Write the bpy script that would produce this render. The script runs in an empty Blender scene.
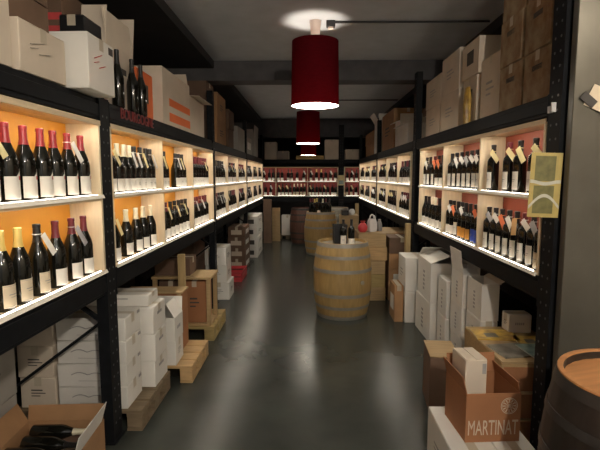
import bpy, bmesh, math, random
from mathutils import Matrix, Vector
random.seed(7)
SC = bpy.context.scene
COL = SC.collection
PI = math.pi
R = math.radians

# ------------------------------------------------------------------ materials
def mat(name, col, rough=.6, var=.12, scale=9, metal=0, bump=0, stretch=(1, 1, 1), spec=.5, emit=0, col2=None, detail=4):
    m = bpy.data.materials.new(name); m.use_nodes = True
    nt = m.node_tree; b = nt.nodes['Principled BSDF']
    b.inputs['Roughness'].default_value = rough
    b.inputs['Metallic'].default_value = metal
    b.inputs['Specular IOR Level'].default_value = spec
    c = tuple(col)
    if emit:
        b.inputs['Base Color'].default_value = (*c, 1)
        b.inputs['Emission Color'].default_value = (*c, 1)
        b.inputs['Emission Strength'].default_value = emit
        return m
    tc = nt.nodes.new('ShaderNodeTexCoord'); mp = nt.nodes.new('ShaderNodeMapping')
    mp.inputs['Scale'].default_value = stretch
    nz = nt.nodes.new('ShaderNodeTexNoise'); nz.inputs['Scale'].default_value = scale; nz.inputs['Detail'].default_value = detail
    rp = nt.nodes.new('ShaderNodeValToRGB')
    rp.color_ramp.elements[0].position = .3; rp.color_ramp.elements[1].position = .7
    lo = col2 if col2 else tuple(x * (1 - var) for x in c)
    hi = c if col2 else tuple(min(1, x * (1 + var)) for x in c)
    rp.color_ramp.elements[0].color = (*lo, 1); rp.color_ramp.elements[1].color = (*hi, 1)
    nt.links.new(tc.outputs['Object'], mp.inputs['Vector']); nt.links.new(mp.outputs[0], nz.inputs['Vector'])
    nt.links.new(nz.outputs['Fac'], rp.inputs['Fac']); nt.links.new(rp.outputs[0], b.inputs['Base Color'])
    if bump:
        bp = nt.nodes.new('ShaderNodeBump'); bp.inputs['Strength'].default_value = bump; bp.inputs['Distance'].default_value = .004
        nt.links.new(nz.outputs['Fac'], bp.inputs['Height']); nt.links.new(bp.outputs[0], b.inputs['Normal'])
    return m

M = {}
M['floor'] = mat('polished_concrete', (.043, .048, .042), .23, .25, 2.2, bump=.008, spec=.28, detail=8)
M['ceiling'] = mat('grey_ceiling_paint', (.50, .53, .57), .85, .06, 5)
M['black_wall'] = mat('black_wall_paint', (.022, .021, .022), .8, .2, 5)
M['beam'] = mat('dark_beam_paint', (.085, .083, .088), .8, .15, 6)
M['panel'] = mat('grey_satin_panel', (.115, .108, .09), .34, .1, 6, metal=.5)
M['pale_reflector'] = mat('pale_reflector_wall', (.6, .56, .48), .85, .06, 5)
M['steel'] = mat('dark_blue_rack_steel', (.008, .009, .011), .55, .25, 14, spec=.15)
M['hole'] = mat('rack_slot_edge', (.06, .06, .065), .4, .1, 20)
M['deck'] = mat('dark_deck_board', (.06, .05, .042), .8, .2, 8)
M['pine'] = mat('pale_pine', (.74, .60, .40), .55, .12, 6, stretch=(1, 8, 8))
M['pine_edge'] = mat('pale_pine_edge', (.78, .66, .46), .5, .08, 6, stretch=(8, 8, 1))
M['orange_back'] = mat('orange_yellow_back_panel', (.66, .29, .03), .6, .08, 4)
M['red_back'] = mat('brick_red_back_panel', (.22, .04, .018), .6, .1, 4)
M['wine_back'] = mat('dark_red_back_panel', (.26, .035, .03), .6, .1, 4)
M['rail'] = mat('white_price_rail', (.82, .78, .70), .4, .04, 9)
M['led'] = mat('led_strip_light', (1, .92, .79), emit=36)
M['led_low'] = mat('low_led_strip_light', (1, .92, .79), emit=7)
M['led_dim'] = mat('dim_led_strip_light', (1, .9, .75), emit=13)
M['glass'] = mat('dark_bottle_glass', (.008, .008, .006), .09, .2, 9)
M['glass_green'] = mat('green_bottle_glass', (.02, .03, .01), .1, .2, 9)
M['cap_red'] = mat('red_capsule', (.28, .025, .03), .35, .1, 20)
M['cap_wine'] = mat('burgundy_capsule', (.12, .015, .022), .35, .1, 20)
M['cap_black'] = mat('black_capsule', (.012, .012, .012), .35, .1, 20)
M['cap_gold'] = mat('gold_capsule', (.62, .46, .14), .35, .1, 20)
M['cap_cream'] = mat('cream_capsule', (.72, .66, .48), .4, .08, 20)
M['lab_white'] = mat('white_label_paper', (.86, .82, .74), .6, .03, 20)
M['lab_cream'] = mat('cream_label_paper', (.74, .63, .46), .6, .05, 20)
M['lab_orange'] = mat('orange_label_paper', (.72, .33, .06), .6, .05, 20)
M['lab_blue'] = mat('blue_label_paper', (.06, .12, .62), .6, .05, 20)
M['ink'] = mat('dark_ink', (.06, .055, .05), .7, .1, 20)
M['grey_ink'] = mat('grey_ink', (.33, .32, .31), .7, .1, 20)
M['red_ink'] = mat('red_ink', (.55, .06, .06), .7, .1, 20)
M['tag_white'] = mat('white_tag_card', (.8, .78, .74), .6, .04, 20)
M['tag_yellow'] = mat('yellow_tag_card', (.8, .70, .38), .6, .05, 20)
M['tag_orange'] = mat('orange_tag_card', (.78, .2, .08), .6, .05, 20)
M['tag_grey'] = mat('grey_tag_card', (.4, .4, .42), .6, .05, 20)
M['tag_tan'] = mat('tan_tag_card', (.6, .38, .17), .6, .05, 20)
M['white_card'] = mat('white_cardboard', (.70, .68, .63), .75, .05, 5)
M['cream_card'] = mat('cream_cardboard', (.60, .52, .42), .75, .06, 5)
M['grey_card'] = mat('grey_cardboard', (.33, .31, .28), .8, .08, 5)
M['brown_card'] = mat('brown_cardboard', (.36, .20, .095), .8, .1, 6)
M['dark_card'] = mat('dark_brown_cardboard', (.14, .085, .055), .8, .12, 6)
M['rust_card'] = mat('rust_brown_cardboard', (.34, .15, .065), .8, .08, 6)
M['orange_card'] = mat('orange_cardboard', (.75, .17, .05), .7, .06, 6)
M['mottled_card'] = mat('mottled_print_cardboard', (.34, .27, .17), .75, .1, 12, col2=(.2, .11, .05), detail=6)
M['inner_card'] = mat('raw_cardboard_inside', (.33, .22, .13), .85, .08, 6)
M['tape'] = mat('clear_parcel_tape', (.48, .42, .32), .3, .05, 9)
M['white_print'] = mat('pale_print', (.62, .52, .40), .7, .03, 20)
M['crate_wood'] = mat('pine_crate_wood', (.40, .275, .135), .65, .14, 7, stretch=(1, 9, 9))
M['plank_wood'] = mat('plank_wood', (.44, .32, .15), .65, .15, 7, stretch=(9, 9, 1))
M['pallet_light'] = mat('light_pallet_wood', (.46, .30, .14), .7, .15, 7, stretch=(1, 7, 7))
M['pallet_dark'] = mat('weathered_pallet_wood', (.17, .125, .075), .8, .18, 7, stretch=(1, 7, 7))
M['pallet_olive'] = mat('yellowish_pallet_wood', (.34, .25, .10), .75, .15, 7, stretch=(1, 7, 7))
M['barrel'] = mat('oak_staves', (.40, .265, .10), .55, .16, 5, stretch=(6, 6, .8))
M['barrel_dark'] = mat('dark_stained_staves', (.022, .016, .013), .5, .3, 5, stretch=(6, 6, .8))
M['barrel_red'] = mat('red_brown_staves', (.11, .05, .035), .5, .2, 5, stretch=(6, 6, .8))
M['barrel_grey'] = mat('grey_weathered_staves', (.2, .18, .14), .6, .2, 5, stretch=(6, 6, .8))
M['head_orange'] = mat('orange_brown_barrel_head', (.52, .24, .09), .5, .14, 5, stretch=(1, 9, 1))
M['head_oak'] = mat('oak_barrel_head', (.36, .32, .25), .45, .12, 5, stretch=(1, 9, 1))
M['hoop'] = mat('galvanised_hoop', (.30, .29, .26), .5, .12, 12, metal=.4)
M['hoop_dark'] = mat('dark_hoop', (.05, .047, .045), .42, .2, 12, metal=.4)
M['canopy'] = mat('white_canopy', (.8, .66, .58), .5, .03, 9)
M['conduit'] = mat('black_conduit', (.02, .02, .02), .5, .1, 9)
M['disc'] = mat('lamp_diffuser', (1, .90, .74), emit=24)
M['bulb'] = mat('lamp_bulb', (1, .78, .55), emit=8)
M['front_fill_bulb'] = mat('added_front_bulb', (1, .88, .74), emit=1250)  # unseen bulb added as frontal fill
M['wall_fill_bulb'] = mat('added_wall_bulb', (1, .86, .68), emit=260)  # unseen bulb added to brighten the right wall
M['black_plastic'] = mat('black_plastic', (.012, .012, .013), .35, .1, 9)
M['white_plastic'] = mat('white_plastic_bag', (.72, .71, .7), .45, .06, 9)
M['grey_plastic'] = mat('grey_plastic', (.3, .3, .31), .4, .06, 9)
M['red_plastic'] = mat('red_plastic', (.55, .05, .06), .4, .08, 9)
M['amber_wood'] = mat('amber_varnished_wood', (.55, .36, .1), .5, .12, 6, stretch=(1, 9, 9))
M['mag_yellow'] = mat('yellow_magazine_cover', (.80, .55, .10), .35, .1, 14, col2=(.3, .16, .05))
M['mag_blue'] = mat('teal_magazine_cover', (.45, .62, .58), .35, .1, 11, col2=(.10, .15, .14))
M['mag_grey'] = mat('grey_magazine_cover', (.3, .27, .22), .35, .1, 11, col2=(.10, .09, .07))
M['page'] = mat('magazine_paper', (.66, .64, .58), .6, .04, 9)
M['notice'] = mat('yellowed_notice', (.42, .33, .10), .5, .12, 14)
M['notice_pic'] = mat('olive_notice_picture', (.14, .13, .04), .45, .25, 30)
M['notice_glare'] = mat('painted_notice_glare', (.5, .5, .42), .45, .1, 30)  # glare on the notice sleeve put into the colour
M['dark_red_letters'] = mat('dark_red_letters', (.17, .012, .01), .5, .1, 20)

def shade_mat():
    m = bpy.data.materials.new('red_fabric_shade'); m.use_nodes = True
    nt = m.node_tree; nt.nodes.clear()
    out = nt.nodes.new('ShaderNodeOutputMaterial'); mx = nt.nodes.new('ShaderNodeMixShader')
    d = nt.nodes.new('ShaderNodeBsdfDiffuse'); t = nt.nodes.new('ShaderNodeBsdfTranslucent')
    tc = nt.nodes.new('ShaderNodeTexCoord'); nz = nt.nodes.new('ShaderNodeTexNoise'); nz.inputs['Scale'].default_value = 60
    mp = nt.nodes.new('ShaderNodeMapping'); mp.inputs['Scale'].default_value = (.3, .3, 2)
    rp = nt.nodes.new('ShaderNodeValToRGB')
    rp.color_ramp.elements[0].color = (.085, .006, .01, 1); rp.color_ramp.elements[1].color = (.15, .009, .015, 1)
    nt.links.new(tc.outputs['Object'], mp.inputs[0]); nt.links.new(mp.outputs[0], nz.inputs['Vector'])
    nt.links.new(nz.outputs['Fac'], rp.inputs[0])
    nt.links.new(rp.outputs[0], d.inputs[0]); nt.links.new(rp.outputs[0], t.inputs[0])
    mx.inputs[0].default_value = .42
    nt.links.new(d.outputs[0], mx.inputs[1]); nt.links.new(t.outputs[0], mx.inputs[2]); nt.links.new(mx.outputs[0], out.inputs[0])
    return m
M['shade'] = shade_mat()

# ------------------------------------------------------------------ mesh helpers
class B:
    def __init__(s): s.bm = bmesh.new(); s.mi = 0
    def _new(s, before, smooth=False):
        for f in s.bm.faces:
            if f.index == -1 or f not in before:
                pass
    def box(s, x0, x1, y0, y1, z0, z1, bev=0, mtx=None):
        bm = s.bm
        vs = [bm.verts.new((x, y, z)) for x in (x0, x1) for y in (y0, y1) for z in (z0, z1)]
        F = [(0, 1, 3, 2), (4, 6, 7, 5), (0, 4, 5, 1), (2, 3, 7, 6), (0, 2, 6, 4), (1, 5, 7, 3)]
        fs = [bm.faces.new([vs[i] for i in f]) for f in F]
        for f in fs: f.material_index = s.mi
        allv = vs
        if bev:
            ed = list({e for f in fs for e in f.edges})
            r = bmesh.ops.bevel(bm, geom=ed, offset=bev, segments=1, affect='EDGES', profile=.5)
            allv = list({v for v in r['verts']} | {v for f in r['faces'] for v in f.verts})
            for f in r['faces']: f.material_index = s.mi
        if mtx is not None: bmesh.ops.transform(bm, matrix=mtx, verts=[v for v in allv if v.is_valid])
        return s
    def bar(s, p, q, w, h, bev=0):
        p, q = Vector(p), Vector(q); d = q - p; L = d.length
        s.box(-w/2, w/2, -h/2, h/2, 0, L, bev, Matrix.Translation(p) @ d.to_track_quat('Z', 'Y').to_matrix().to_4x4())
        return s
    def lathe(s, prof, seg=20, mtx=None, a0=0, a1=2*PI, smooth=True, rfun=None):
        bm = s.bm; full = abs(a1 - a0 - 2*PI) < 1e-6
        n = seg if full else seg + 1
        rows = []
        for z, r in prof:
            if r < 1e-6 and full: rows.append([bm.verts.new((0, 0, z))]); continue
            row = []
            for i in range(n):
                a = a0 + (a1 - a0) * i / seg
                rr = r * (rfun(i) if rfun else 1)
                row.append(bm.verts.new((rr*math.cos(a), rr*math.sin(a), z)))
            rows.append(row)
        vs = [v for r in rows for v in r]
        for A, C in zip(rows, rows[1:]):
            m = n if full else n - 1
            for i in range(m):
                j = (i + 1) % n
                if len(A) == 1 and len(C) == 1: continue
                if len(A) == 1: f = bm.faces.new((A[0], C[j], C[i]))
                elif len(C) == 1: f = bm.faces.new((A[i], A[j], C[0]))
                else: f = bm.faces.new((A[i], A[j], C[j], C[i]))
                f.smooth = smooth; f.material_index = s.mi
        if mtx is not None: bmesh.ops.transform(bm, matrix=mtx, verts=vs)
        return s
    def cyl(s, p, q, r, seg=12, r2=None):
        p, q = Vector(p), Vector(q); d = q - p
        r2 = r if r2 is None else r2
        return s.lathe([(0, 0), (0, r), (d.length, r2), (d.length, 0)], seg, Matrix.Translation(p) @ d.to_track_quat('Z', 'Y').to_matrix().to_4x4())
    def tube(s, pts, r, seg=6):
        for a, b in zip(pts, pts[1:]): s.cyl(a, b, r, seg)
        return s
    def mesh_in(s, me, mtx):
        bm2 = bmesh.new(); bm2.from_mesh(me); bmesh.ops.transform(bm2, matrix=mtx, verts=bm2.verts)
        t = bpy.data.meshes.new('t'); bm2.to_mesh(t); s.bm.from_mesh(t); bpy.data.meshes.remove(t); bm2.free()
        return s
    def mesh(s, name, *mats):
        me = bpy.data.meshes.new(name)
        bmesh.ops.recalc_face_normals(s.bm, faces=s.bm.faces)
        s.bm.to_mesh(me); s.bm.free()
        for m in mats: me.materials.append(M[m])
        me.set_sharp_from_angle(angle=R(38))
        return me

def put(name, me, parent=None, loc=(0, 0, 0), rz=0, rot=None):
    o = bpy.data.objects.new(name, me); COL.objects.link(o)
    o.parent = parent; o.location = loc; o.rotation_euler = rot if rot else (0, 0, rz)
    return o
def part(name, b, m, parent, label=None):
    ms = m if isinstance(m, (list, tuple)) else [m]
    o = put(name, b.mesh(name, *ms), parent)
    if label: o['label'] = label
    return o
def tag(o, label, cat, group=None, kind=None):
    o['label'] = label; o['category'] = cat
    if group: o['group'] = group
    if kind: o['kind'] = kind
    return o
def thing(name, label, cat, loc=(0, 0, 0), rz=0, group=None):
    o = put(name, None, None, loc, rz); o.empty_display_size = .05
    return tag(o, label, cat, group)
def struct(name, b, m):
    o = part(name, b, m, None); o['kind'] = 'structure'; return o
def copy_tree(o, parent=None):
    c = o.copy(); COL.objects.link(c); c.parent = parent
    for ch in o.children: copy_tree(ch, c)
    return c
def text_mesh(s, size, ext=.001, sx=1.0, off=0):
    cu = bpy.data.curves.new('txt', 'FONT'); cu.body = s; cu.size = size; cu.extrude = ext; cu.offset = off
    cu.align_x = 'CENTER'; cu.align_y = 'CENTER'
    o = bpy.data.objects.new('txt', cu); COL.objects.link(o)
    dg = bpy.context.evaluated_depsgraph_get(); dg.update()
    me = bpy.data.meshes.new_from_object(o.evaluated_get(dg))
    bpy.data.objects.remove(o); 
    for v in me.vertices: v.co.x *= sx
    me.materials.clear()
    return me
ORD = ['first', 'second', 'third', 'fourth', 'fifth', 'sixth', 'seventh', 'eighth', 'ninth', 'tenth', 'eleventh', 'twelfth']

# ------------------------------------------------------------------ room
struct('floor', B().box(-2.7, 2.9, -3.1, 17.1, -.1, 0), 'floor')
struct('ceiling', B().box(-2.7, 2.9, -3.1, 17.1, 3.2, 3.35), 'ceiling')
struct('wall_left', B().box(-2.7, -2.6, -3, 17, 0, 3.2), 'black_wall')
struct('wall_right', B().box(2.8, 2.9, 2.4, 17, 0, 3.2), 'black_wall')
struct('wall_entrance_right', B().box(2.8, 2.9, -3, 2.4, 0, 3.2), 'pale_reflector')  # unseen stretch made pale so the grey panel reflects it
struct('wall_back', B().box(-2.6, 2.8, 17, 17.1, 0, 3.2), 'black_wall')
struct('wall_front', B().box(-2.6, 2.8, -3.1, -3, 0, 3.2), 'ceiling')
struct('trim_1', B().box(-2.6, 2.8, 6.4, 6.72, 2.94, 3.2), 'beam')        # ceiling beams
struct('trim_2', B().box(-2.6, 2.8, 12.7, 13.05, 2.7, 3.2), 'beam')
struct('trim_3', B().box(-2.6, -1.29, -3, 6.4, 3.1, 3.2), 'black_wall')    # black slabs under the ceiling above the racks
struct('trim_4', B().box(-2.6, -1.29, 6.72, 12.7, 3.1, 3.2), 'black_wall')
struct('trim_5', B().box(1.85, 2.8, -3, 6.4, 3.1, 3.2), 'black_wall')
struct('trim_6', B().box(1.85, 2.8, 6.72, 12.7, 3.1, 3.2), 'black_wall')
struct('wall_right_return', B().box(1.318, 2.8, 2.375, 2.425, 0, 3.2, .004), 'panel')
o = put('notice_paper', None, None, (1.385, 2.374, 2.04)); tag(o, 'crumpled cream paper stuck high on the grey wall panel', 'paper')
b = B()
b.box(0, .16, -.004, -.001, -.04, .07, 0, Matrix.Rotation(R(-8), 4, 'Z') @ Matrix.Rotation(R(25), 4, 'Y'))
part('sheet', b, 'lab_cream', o)
b = B(); b.box(-.03, .05, -.012, -.008, -.03, .012, 0, Matrix.Rotation(R(40), 4, 'Y')); part('folded_corner', b, 'ink', o, 'dark folded corner')

# ------------------------------------------------------------------ racks and display shelves
ZB0, ZB1, ZT0, ZT1 = .945, 1.085, 1.975, 2.09
def upright_mesh(w, d, h):
    b = B()
    b.box(0, w, 0, .004, 0, h); b.box(0, .004, .004, d, 0, h); b.box(w-.004, w, .004, d, 0, h)
    b.box(-.015, w+.015, -.012, d+.01, 0, .008)
    b.mi = 1
    z = .12
    while z < h - .06:
        for x in (w*.28, w*.72): b.cyl((x, .001, z), (x, -.0015, z), .0075, 6)
        z += .075
    return b
def rack(label, loc, rz, ups, depth, beams, cam_first=True, foot_braces=True):
    """local x along the run, local y into the rack"""
    t = thing('pallet_rack', label, 'rack', loc, rz)
    for (x, w, h) in ups:
        for yy in (0, depth - .07):
            o = part('upright', upright_mesh(w, .07, h if yy == 0 else max(h, 2.4)), ['steel', 'hole'], t); o.location = (x, yy, 0)
        zs = [.08, .76, .08 + 1.36, 2.0]
        for i in range(3):
            a, c = ((.07, zs[i]), (depth-.07, zs[i+1])) if i % 2 else ((depth-.07, zs[i]), (.07, zs[i+1]))
            part('brace', B().bar((x+w/2, a[0], a[1]), (x+w/2, c[0], c[1]), .035, .018), 'steel', t)
    for (x0, x1) in beams:
        for z0, z1 in ((ZB0, ZB1), (ZT0, ZT1)):
            b = B(); b.box(x0, x1, .012, .055, z0, z1, .004); b.box(x0, x1, .004, .012, z0 + .02, z1 - .03, .002)
            b.box(x0, x0+.006, -.003, .05, z0-.03, z1+.0); b.box(x1-.006, x1, -.003, .05, z0-.03, z1+.0)
            part('cross_beam', b, 'steel', t)
            part('cross_beam', B().box(x0, x1, depth-.06, depth-.012, z0, z1, .004), 'steel', t)
            part('deck_board', B().box(x0+.01, x1-.01, .056, depth-.061, z1-.022, z1-.002), 'deck', t)
    return t
left_rack = rack('long dark steel pallet rack along the left side of the aisle', (-1.2, 0, 0), PI/2,
     [(-.45, .12, 2.12), (2.665, .125, 2.1), (5.80, .10, 2.7), (8.88, .10, 2.7), (11.98, .1, 2.7)], 1.05,
     [(-.33, 2.665), (2.79, 5.80), (5.90, 8.88), (8.98, 11.98)])
right_rack = rack('long dark steel pallet rack along the right side of the aisle', (1.3, 12.08, 0), -PI/2,
     [(0, .1, 2.7), (3.1, .1, 2.7), (6.22, .14, 2.9), (9.5, .13, 2.7)], 1.05,
     [(.1, 3.1), (3.2, 6.22), (6.36, 9.5)])
back_rack = rack('dark steel pallet rack across the far end of the aisle', (-1.9, 12.45, 0), 0,
     [(0, .1, 2.3), (2.7, .13, 3.0), (4.2, .1, 2.3)], 1.0, [(.1, 2.7), (2.83, 4.2)])
b = B(); b.box(9.53, 9.555, -.02, -.002, 1.985, 2.02); b.box(9.575, 9.585, -.025, -.002, 1.985, 2.035)
part('clip', b, 'white_plastic', right_rack, 'white plastic clip')
b = B().mesh_in(text_mesh('BOURGOGNE', .098, .003, 1.02), Matrix.Translation((3.28, .001, 2.046)) @ Matrix.Rotation(PI/2, 4, 'X'))
part('lettering', b, 'dark_red_letters', left_rack, 'dark red capital letters')

SH_D = .19
Z_LEV = [(1.10, 1.515), (1.54, 1.945)]   # floor and underside of each row
def shelf(label, loc, rz, bounds, backm, zl=Z_LEV, group='lit wooden display shelves', ledm=('led', 'led_low')):
    t = thing('display_shelf', label, 'shelf', loc, rz, group)
    x0, x1 = bounds[0], bounds[-1]; D = SH_D; th = .02
    zb, zt = zl[0][0], zl[-1][1]
    part('back_panel', B().box(x0, x1, D, D+.012, zb-.014, zt+.02), backm, t)
    part('bottom_board', B().box(x0, x1, 0, D, zb-.014, zb, .0015), 'pine', t)
    b = B().box(x0+th, x1-th, .0, D, zl[0][1], zl[1][0], .0015); b.box(x0+th, x1-th, .0, .01, zl[0][1]-.006, zl[0][1]+.002); part('shelf_board', b, 'pine', t)
    b = B().box(x0, x1, -.004, D, zt, zt+.02, .0015); b.box(x0, x1, -.004, .006, zt-.008, zt+.002); part('top_board', b, 'pine', t)
    for i, x in enumerate(bounds):
        a = x0 if i == 0 else (x1 - th if i == len(bounds)-1 else x - th/2)
        if i in (0, len(bounds)-1): part('side_panel', B().box(a, a+th, .001, D, zb, zt, .0015), 'pine_edge', t)
        else:
            part('divider', B().box(a, a+th, .001, D, zl[1][0], zt, .0015), 'pine_edge', t)
            part('divider', B().box(a, a+th, .001, D, zb, zl[0][1], .0015), 'pine_edge', t)
    for k, (za, zc) in enumerate(zl):
        for xa, xb in zip(bounds, bounds[1:]):
            part('led_strip', B().box(xa+.075, xb-.075, .0065 if k else .0105, .0205 if k else .022, zc-.004, zc-.0005), ledm[0], t)
            part('led_strip', B().box(xa+.06, xb-.06, .002, .009, za+.0003, za+.005), ledm[1], t)
        b = B(); b.box(x0+.002, x1-.002, -.004, 0, -.011, .011, 0, Matrix.Translation((0, -.006, za-.009)) @ Matrix.Rotation(R(-24), 4, 'X'))
        part('price_rail', b, 'rail', t)
    return t
SHL = [shelf('nearest lit display shelf on the left with orange back panel', (-1.2, 0, 0), PI/2, [-.33, .665, 1.66, 2.66], 'orange_back'),
       shelf('second lit display shelf on the left, past the near post', (-1.2, 0, 0), PI/2, [2.795, 3.79, 4.77, 5.785], 'orange_back'),
       shelf('third lit display shelf on the left, dark red inside', (-1.2, 0, 0), PI/2, [5.905, 6.84, 7.86, 8.87], 'wine_back'),
       shelf('farthest lit display shelf on the left, ending at the back rack', (-1.2, 0, 0), PI/2, [8.985, 9.95, 10.95, 11.96], 'wine_back')]
RY = 12.08
SHR = [shelf('nearest lit display shelf on the right with brick red back', (1.3, RY, 0), -PI/2, [RY-5.48, RY-4.53, RY-3.57, RY-2.60], 'red_back'),
       shelf('second lit display shelf on the right, beyond the wide post', (1.3, RY, 0), -PI/2, [RY-8.85, RY-7.85, RY-6.87, RY-5.98], 'red_back'),
       shelf('farthest lit display shelf on the right, ending at the back rack', (1.3, RY, 0), -PI/2, [RY-11.95, RY-10.95, RY-9.95, RY-9.0], 'red_back')]
ZK = [(1.12, 1.49), (1.51, 1.875)]
SHB = [shelf('wide lit display shelf with red back across the far end', (-1.9, 12.43, 0), 0, [.1, 1.0, 1.86, 2.685], 'wine_back', ZK, ledm=('led_dim', 'led_low')),
       shelf('narrow lit display shelf at the far right end corner', (-1.9, 12.43, 0), 0, [2.845, 3.5, 4.18], 'wine_back', ZK, ledm=('led_dim', 'led_low'))]

# ------------------------------------------------------------------ bottles
PROF = {'bur': ([(0, 0), (0, .038), (.005, .0412), (.155, .0412), (.178, .0375), (.203, .0285), (.228, .0195), (.25, .0157), (.300, .0145), (.3005, 0)], .0412),
        'bor': ([(0, 0), (0, .034), (.005, .0372), (.192, .0372), (.207, .0345), (.22, .0245), (.230, .0168), (.24, .0148), (.300, .0138), (.3005, 0)], .0372)}
BM = {}
def bottle_meshes(kind):
    prof, r = PROF[kind]
    BM[kind, 'glass'] = B().lathe(prof, 20).mesh('bottle_body', 'glass')
    for cap in ('red', 'wine', 'black', 'gold', 'cream'):
        k = [(z, rr + .0007) for z, rr in prof if .225 < z < .30]
        BM[kind, 'cap_'+cap] = B().lathe(k + [(.288, .0152), (.289, .0164), (.303, .0164), (.3055, .014), (.3055, 0)], 16).mesh('capsule', 'cap_'+cap)
    def lab(mname, z0, z1, half, wave=False, border=False, emblem=None):
        b = B(); bm = b.bm; n = 16; rr = r + .0007
        lo, hi = [], []
        for i in range(n+1):
            a = -PI/2 - half + 2*half*i/n
            dz = 0
            if wave: dz = .034*max(0, math.sin((i/n-.45)*PI*.95))**1.0 if i/n > .45 else -.002
            lo.append(bm.verts.new((rr*math.cos(a), rr*math.sin(a), z0))); hi.append(bm.verts.new((rr*math.cos(a), rr*math.sin(a), z1+dz)))
        for i in range(n):
            f = bm.faces.new((lo[i], lo[i+1], hi[i+1], hi[i])); f.smooth = True
        b.mi = 1
        def mark(a0, a1, za, zc):
            m = max(2, int(abs(a1-a0)/.15)); r2 = rr + .0005
            L = [bm.verts.new((r2*math.cos(-PI/2+a0+(a1-a0)*i/m), r2*math.sin(-PI/2+a0+(a1-a0)*i/m), za)) for i in range(m+1)]
            H = [bm.verts.new((r2*math.cos(-PI/2+a0+(a1-a0)*i/m), r2*math.sin(-PI/2+a0+(a1-a0)*i/m), zc)) for i in range(m+1)]
            for i in range(m):
                f = bm.faces.new((L[i], L[i+1], H[i+1], H[i])); f.material_index = b.mi
        if border:
            for za in (z0+.004, z1-.005): mark(-half*.9, half*.9, za, za+.0012)
        if emblem == 'red': b.mi = 2; mark(.1, .5, z1-.016, z1-.001)
        elif emblem == 'lines': mark(-.5, .5, (z0+z1)/2+.004, (z0+z1)/2+.007); mark(-.35, .35, (z0+z1)/2-.006, (z0+z1)/2-.004)
        return b.mesh('label', mname, 'grey_ink', 'red_ink')
    BM[kind, 'wave'] = lab('lab_white', .012, .102, 1.25, True, False, 'red')
    BM[kind, 'white'] = lab('lab_white', .012, .088, 1.2)
    BM[kind, 'lined'] = lab('lab_white', .012, .09, 1.2, emblem='lines')
    BM[kind, 'cream'] = lab('lab_cream', .013, .1, 1.0, border=True, emblem='lines')
    BM[kind, 'tall'] = lab('lab_white', .02, .125, .95, emblem='lines')
    BM[kind, 'orange'] = lab('lab_orange', .02, .10, 1.1)
    BM[kind, 'blue'] = lab('lab_blue', .02, .115, 1.1, emblem='lines')
for k in PROF: bottle_meshes(k)
def tag_mesh(m, lean, side):
    b = B()
    mt = Matrix.Rotation(R(side*28), 4, 'Z') @ Matrix.Translation((0, -.026, .262)) @ Matrix.Rotation(R(lean - (22 if side == 1 else 0)), 4, 'Y') @ Matrix.Rotation(R(-12), 4, 'X')
    w = .0165 if side < 1 else .0175
    b.box(-w, w, -.0008, .0008, -.105, 0, 0, mt)
    b.lathe([(-.002, .0172), (.002, .0172), (.002, .0186), (-.002, .0186), (-.002, .0172)], 12, Matrix.Translation((0, 0, .262)))
    return b.mesh('neck_tag', m)
TM = {(c, l, sd): tag_mesh('tag_'+c, l, sd) for sd in (-1, 0, 1) for c in ('white', 'yellow', 'orange', 'grey', 'tan') for l in (-26, -14, 14, 24)}
def bottle(root_shelf, u, z, d, kind, cap, lab, tg, text, group, s=1.05):
    mw = root_shelf.matrix_basis
    p = mw @ Vector((u, d, z + .0004))
    t = thing('wine_bottle', text, 'bottle', p, root_shelf.rotation_euler.z, group)
    t.scale = (s, s, s)
    put('bottle_body', BM[kind, 'glass'], t)
    if cap: put('capsule', BM[kind, 'cap_'+cap], t)
    if lab: put('label', BM[kind, lab], t)
    if tg: put('neck_tag', TM[tg + ((0 if root_shelf.rotation_euler.z > 1 else 1 if root_shelf.rotation_euler.z < -1 else 0),)], t)
    return t
CAPW = {'red': 'red', 'wine': 'burgundy', 'black': 'black', 'gold': 'gold', 'cream': 'cream', None: 'bare'}
LABW = {'wave': 'wavy white', 'white': 'white', 'lined': 'white', 'cream': 'cream bordered', 'tall': 'tall white', 'orange': 'orange', 'blue': 'blue'}
def row(sh, us, z, rown, where, specs, group, d=.058, s=1.05):
    n = 0
    for i, (u, sp) in enumerate(zip(us, specs)):
        if sp is None: continue
        kind, cap, lab, tg = (list(sp) + [None]*4)[:4]
        first = f"{CAPW[cap]}-capped bottle, {LABW[lab]} label"
        txt = f"{first}, {ORD[n]} from left, {rown} row, {where}"
        bottle(sh, u, z, d + random.uniform(-.004, .004), kind, cap, lab, tg, txt, group, s)
        n += 1
LO, UP = Z_LEV[0][0], Z_LEV[1][0]
W, Yl, Or, G, T = 'white', 'yellow', 'orange', 'grey', 'tan'
# left, nearest compartment
row(SHL[0], [1.775, 1.90, 2.03, 2.15, 2.265, 2.395, 2.53], UP, 'upper', 'nearest left compartment',
    [('bur', 'red', 'wave', (Yl, -26)), ('bur', 'red', 'wave'), ('bur', 'red', 'wave'), ('bur', 'red', 'wave'), ('bur', 'red', 'wave'), ('bur', 'red', 'wave', (W, -26)), ('bur', 'red', 'wave')], 'wavy label bottles in the nearest left compartment', .058, 1.08)
row(SHL[0], [1.83, 1.94, 2.085, 2.235, 2.39, 2.525], LO, 'lower', 'nearest left compartment',
    [('bur', 'gold', 'cream'), ('bur', 'gold', 'cream'), ('bur', 'black', 'cream', (W, -26)), ('bur', 'wine', 'white'), ('bur', 'wine', 'white', (G, -26)), ('bur', 'wine', 'white')], 'bottles on the lower row of the nearest left compartment', .058, 1.08)
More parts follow.
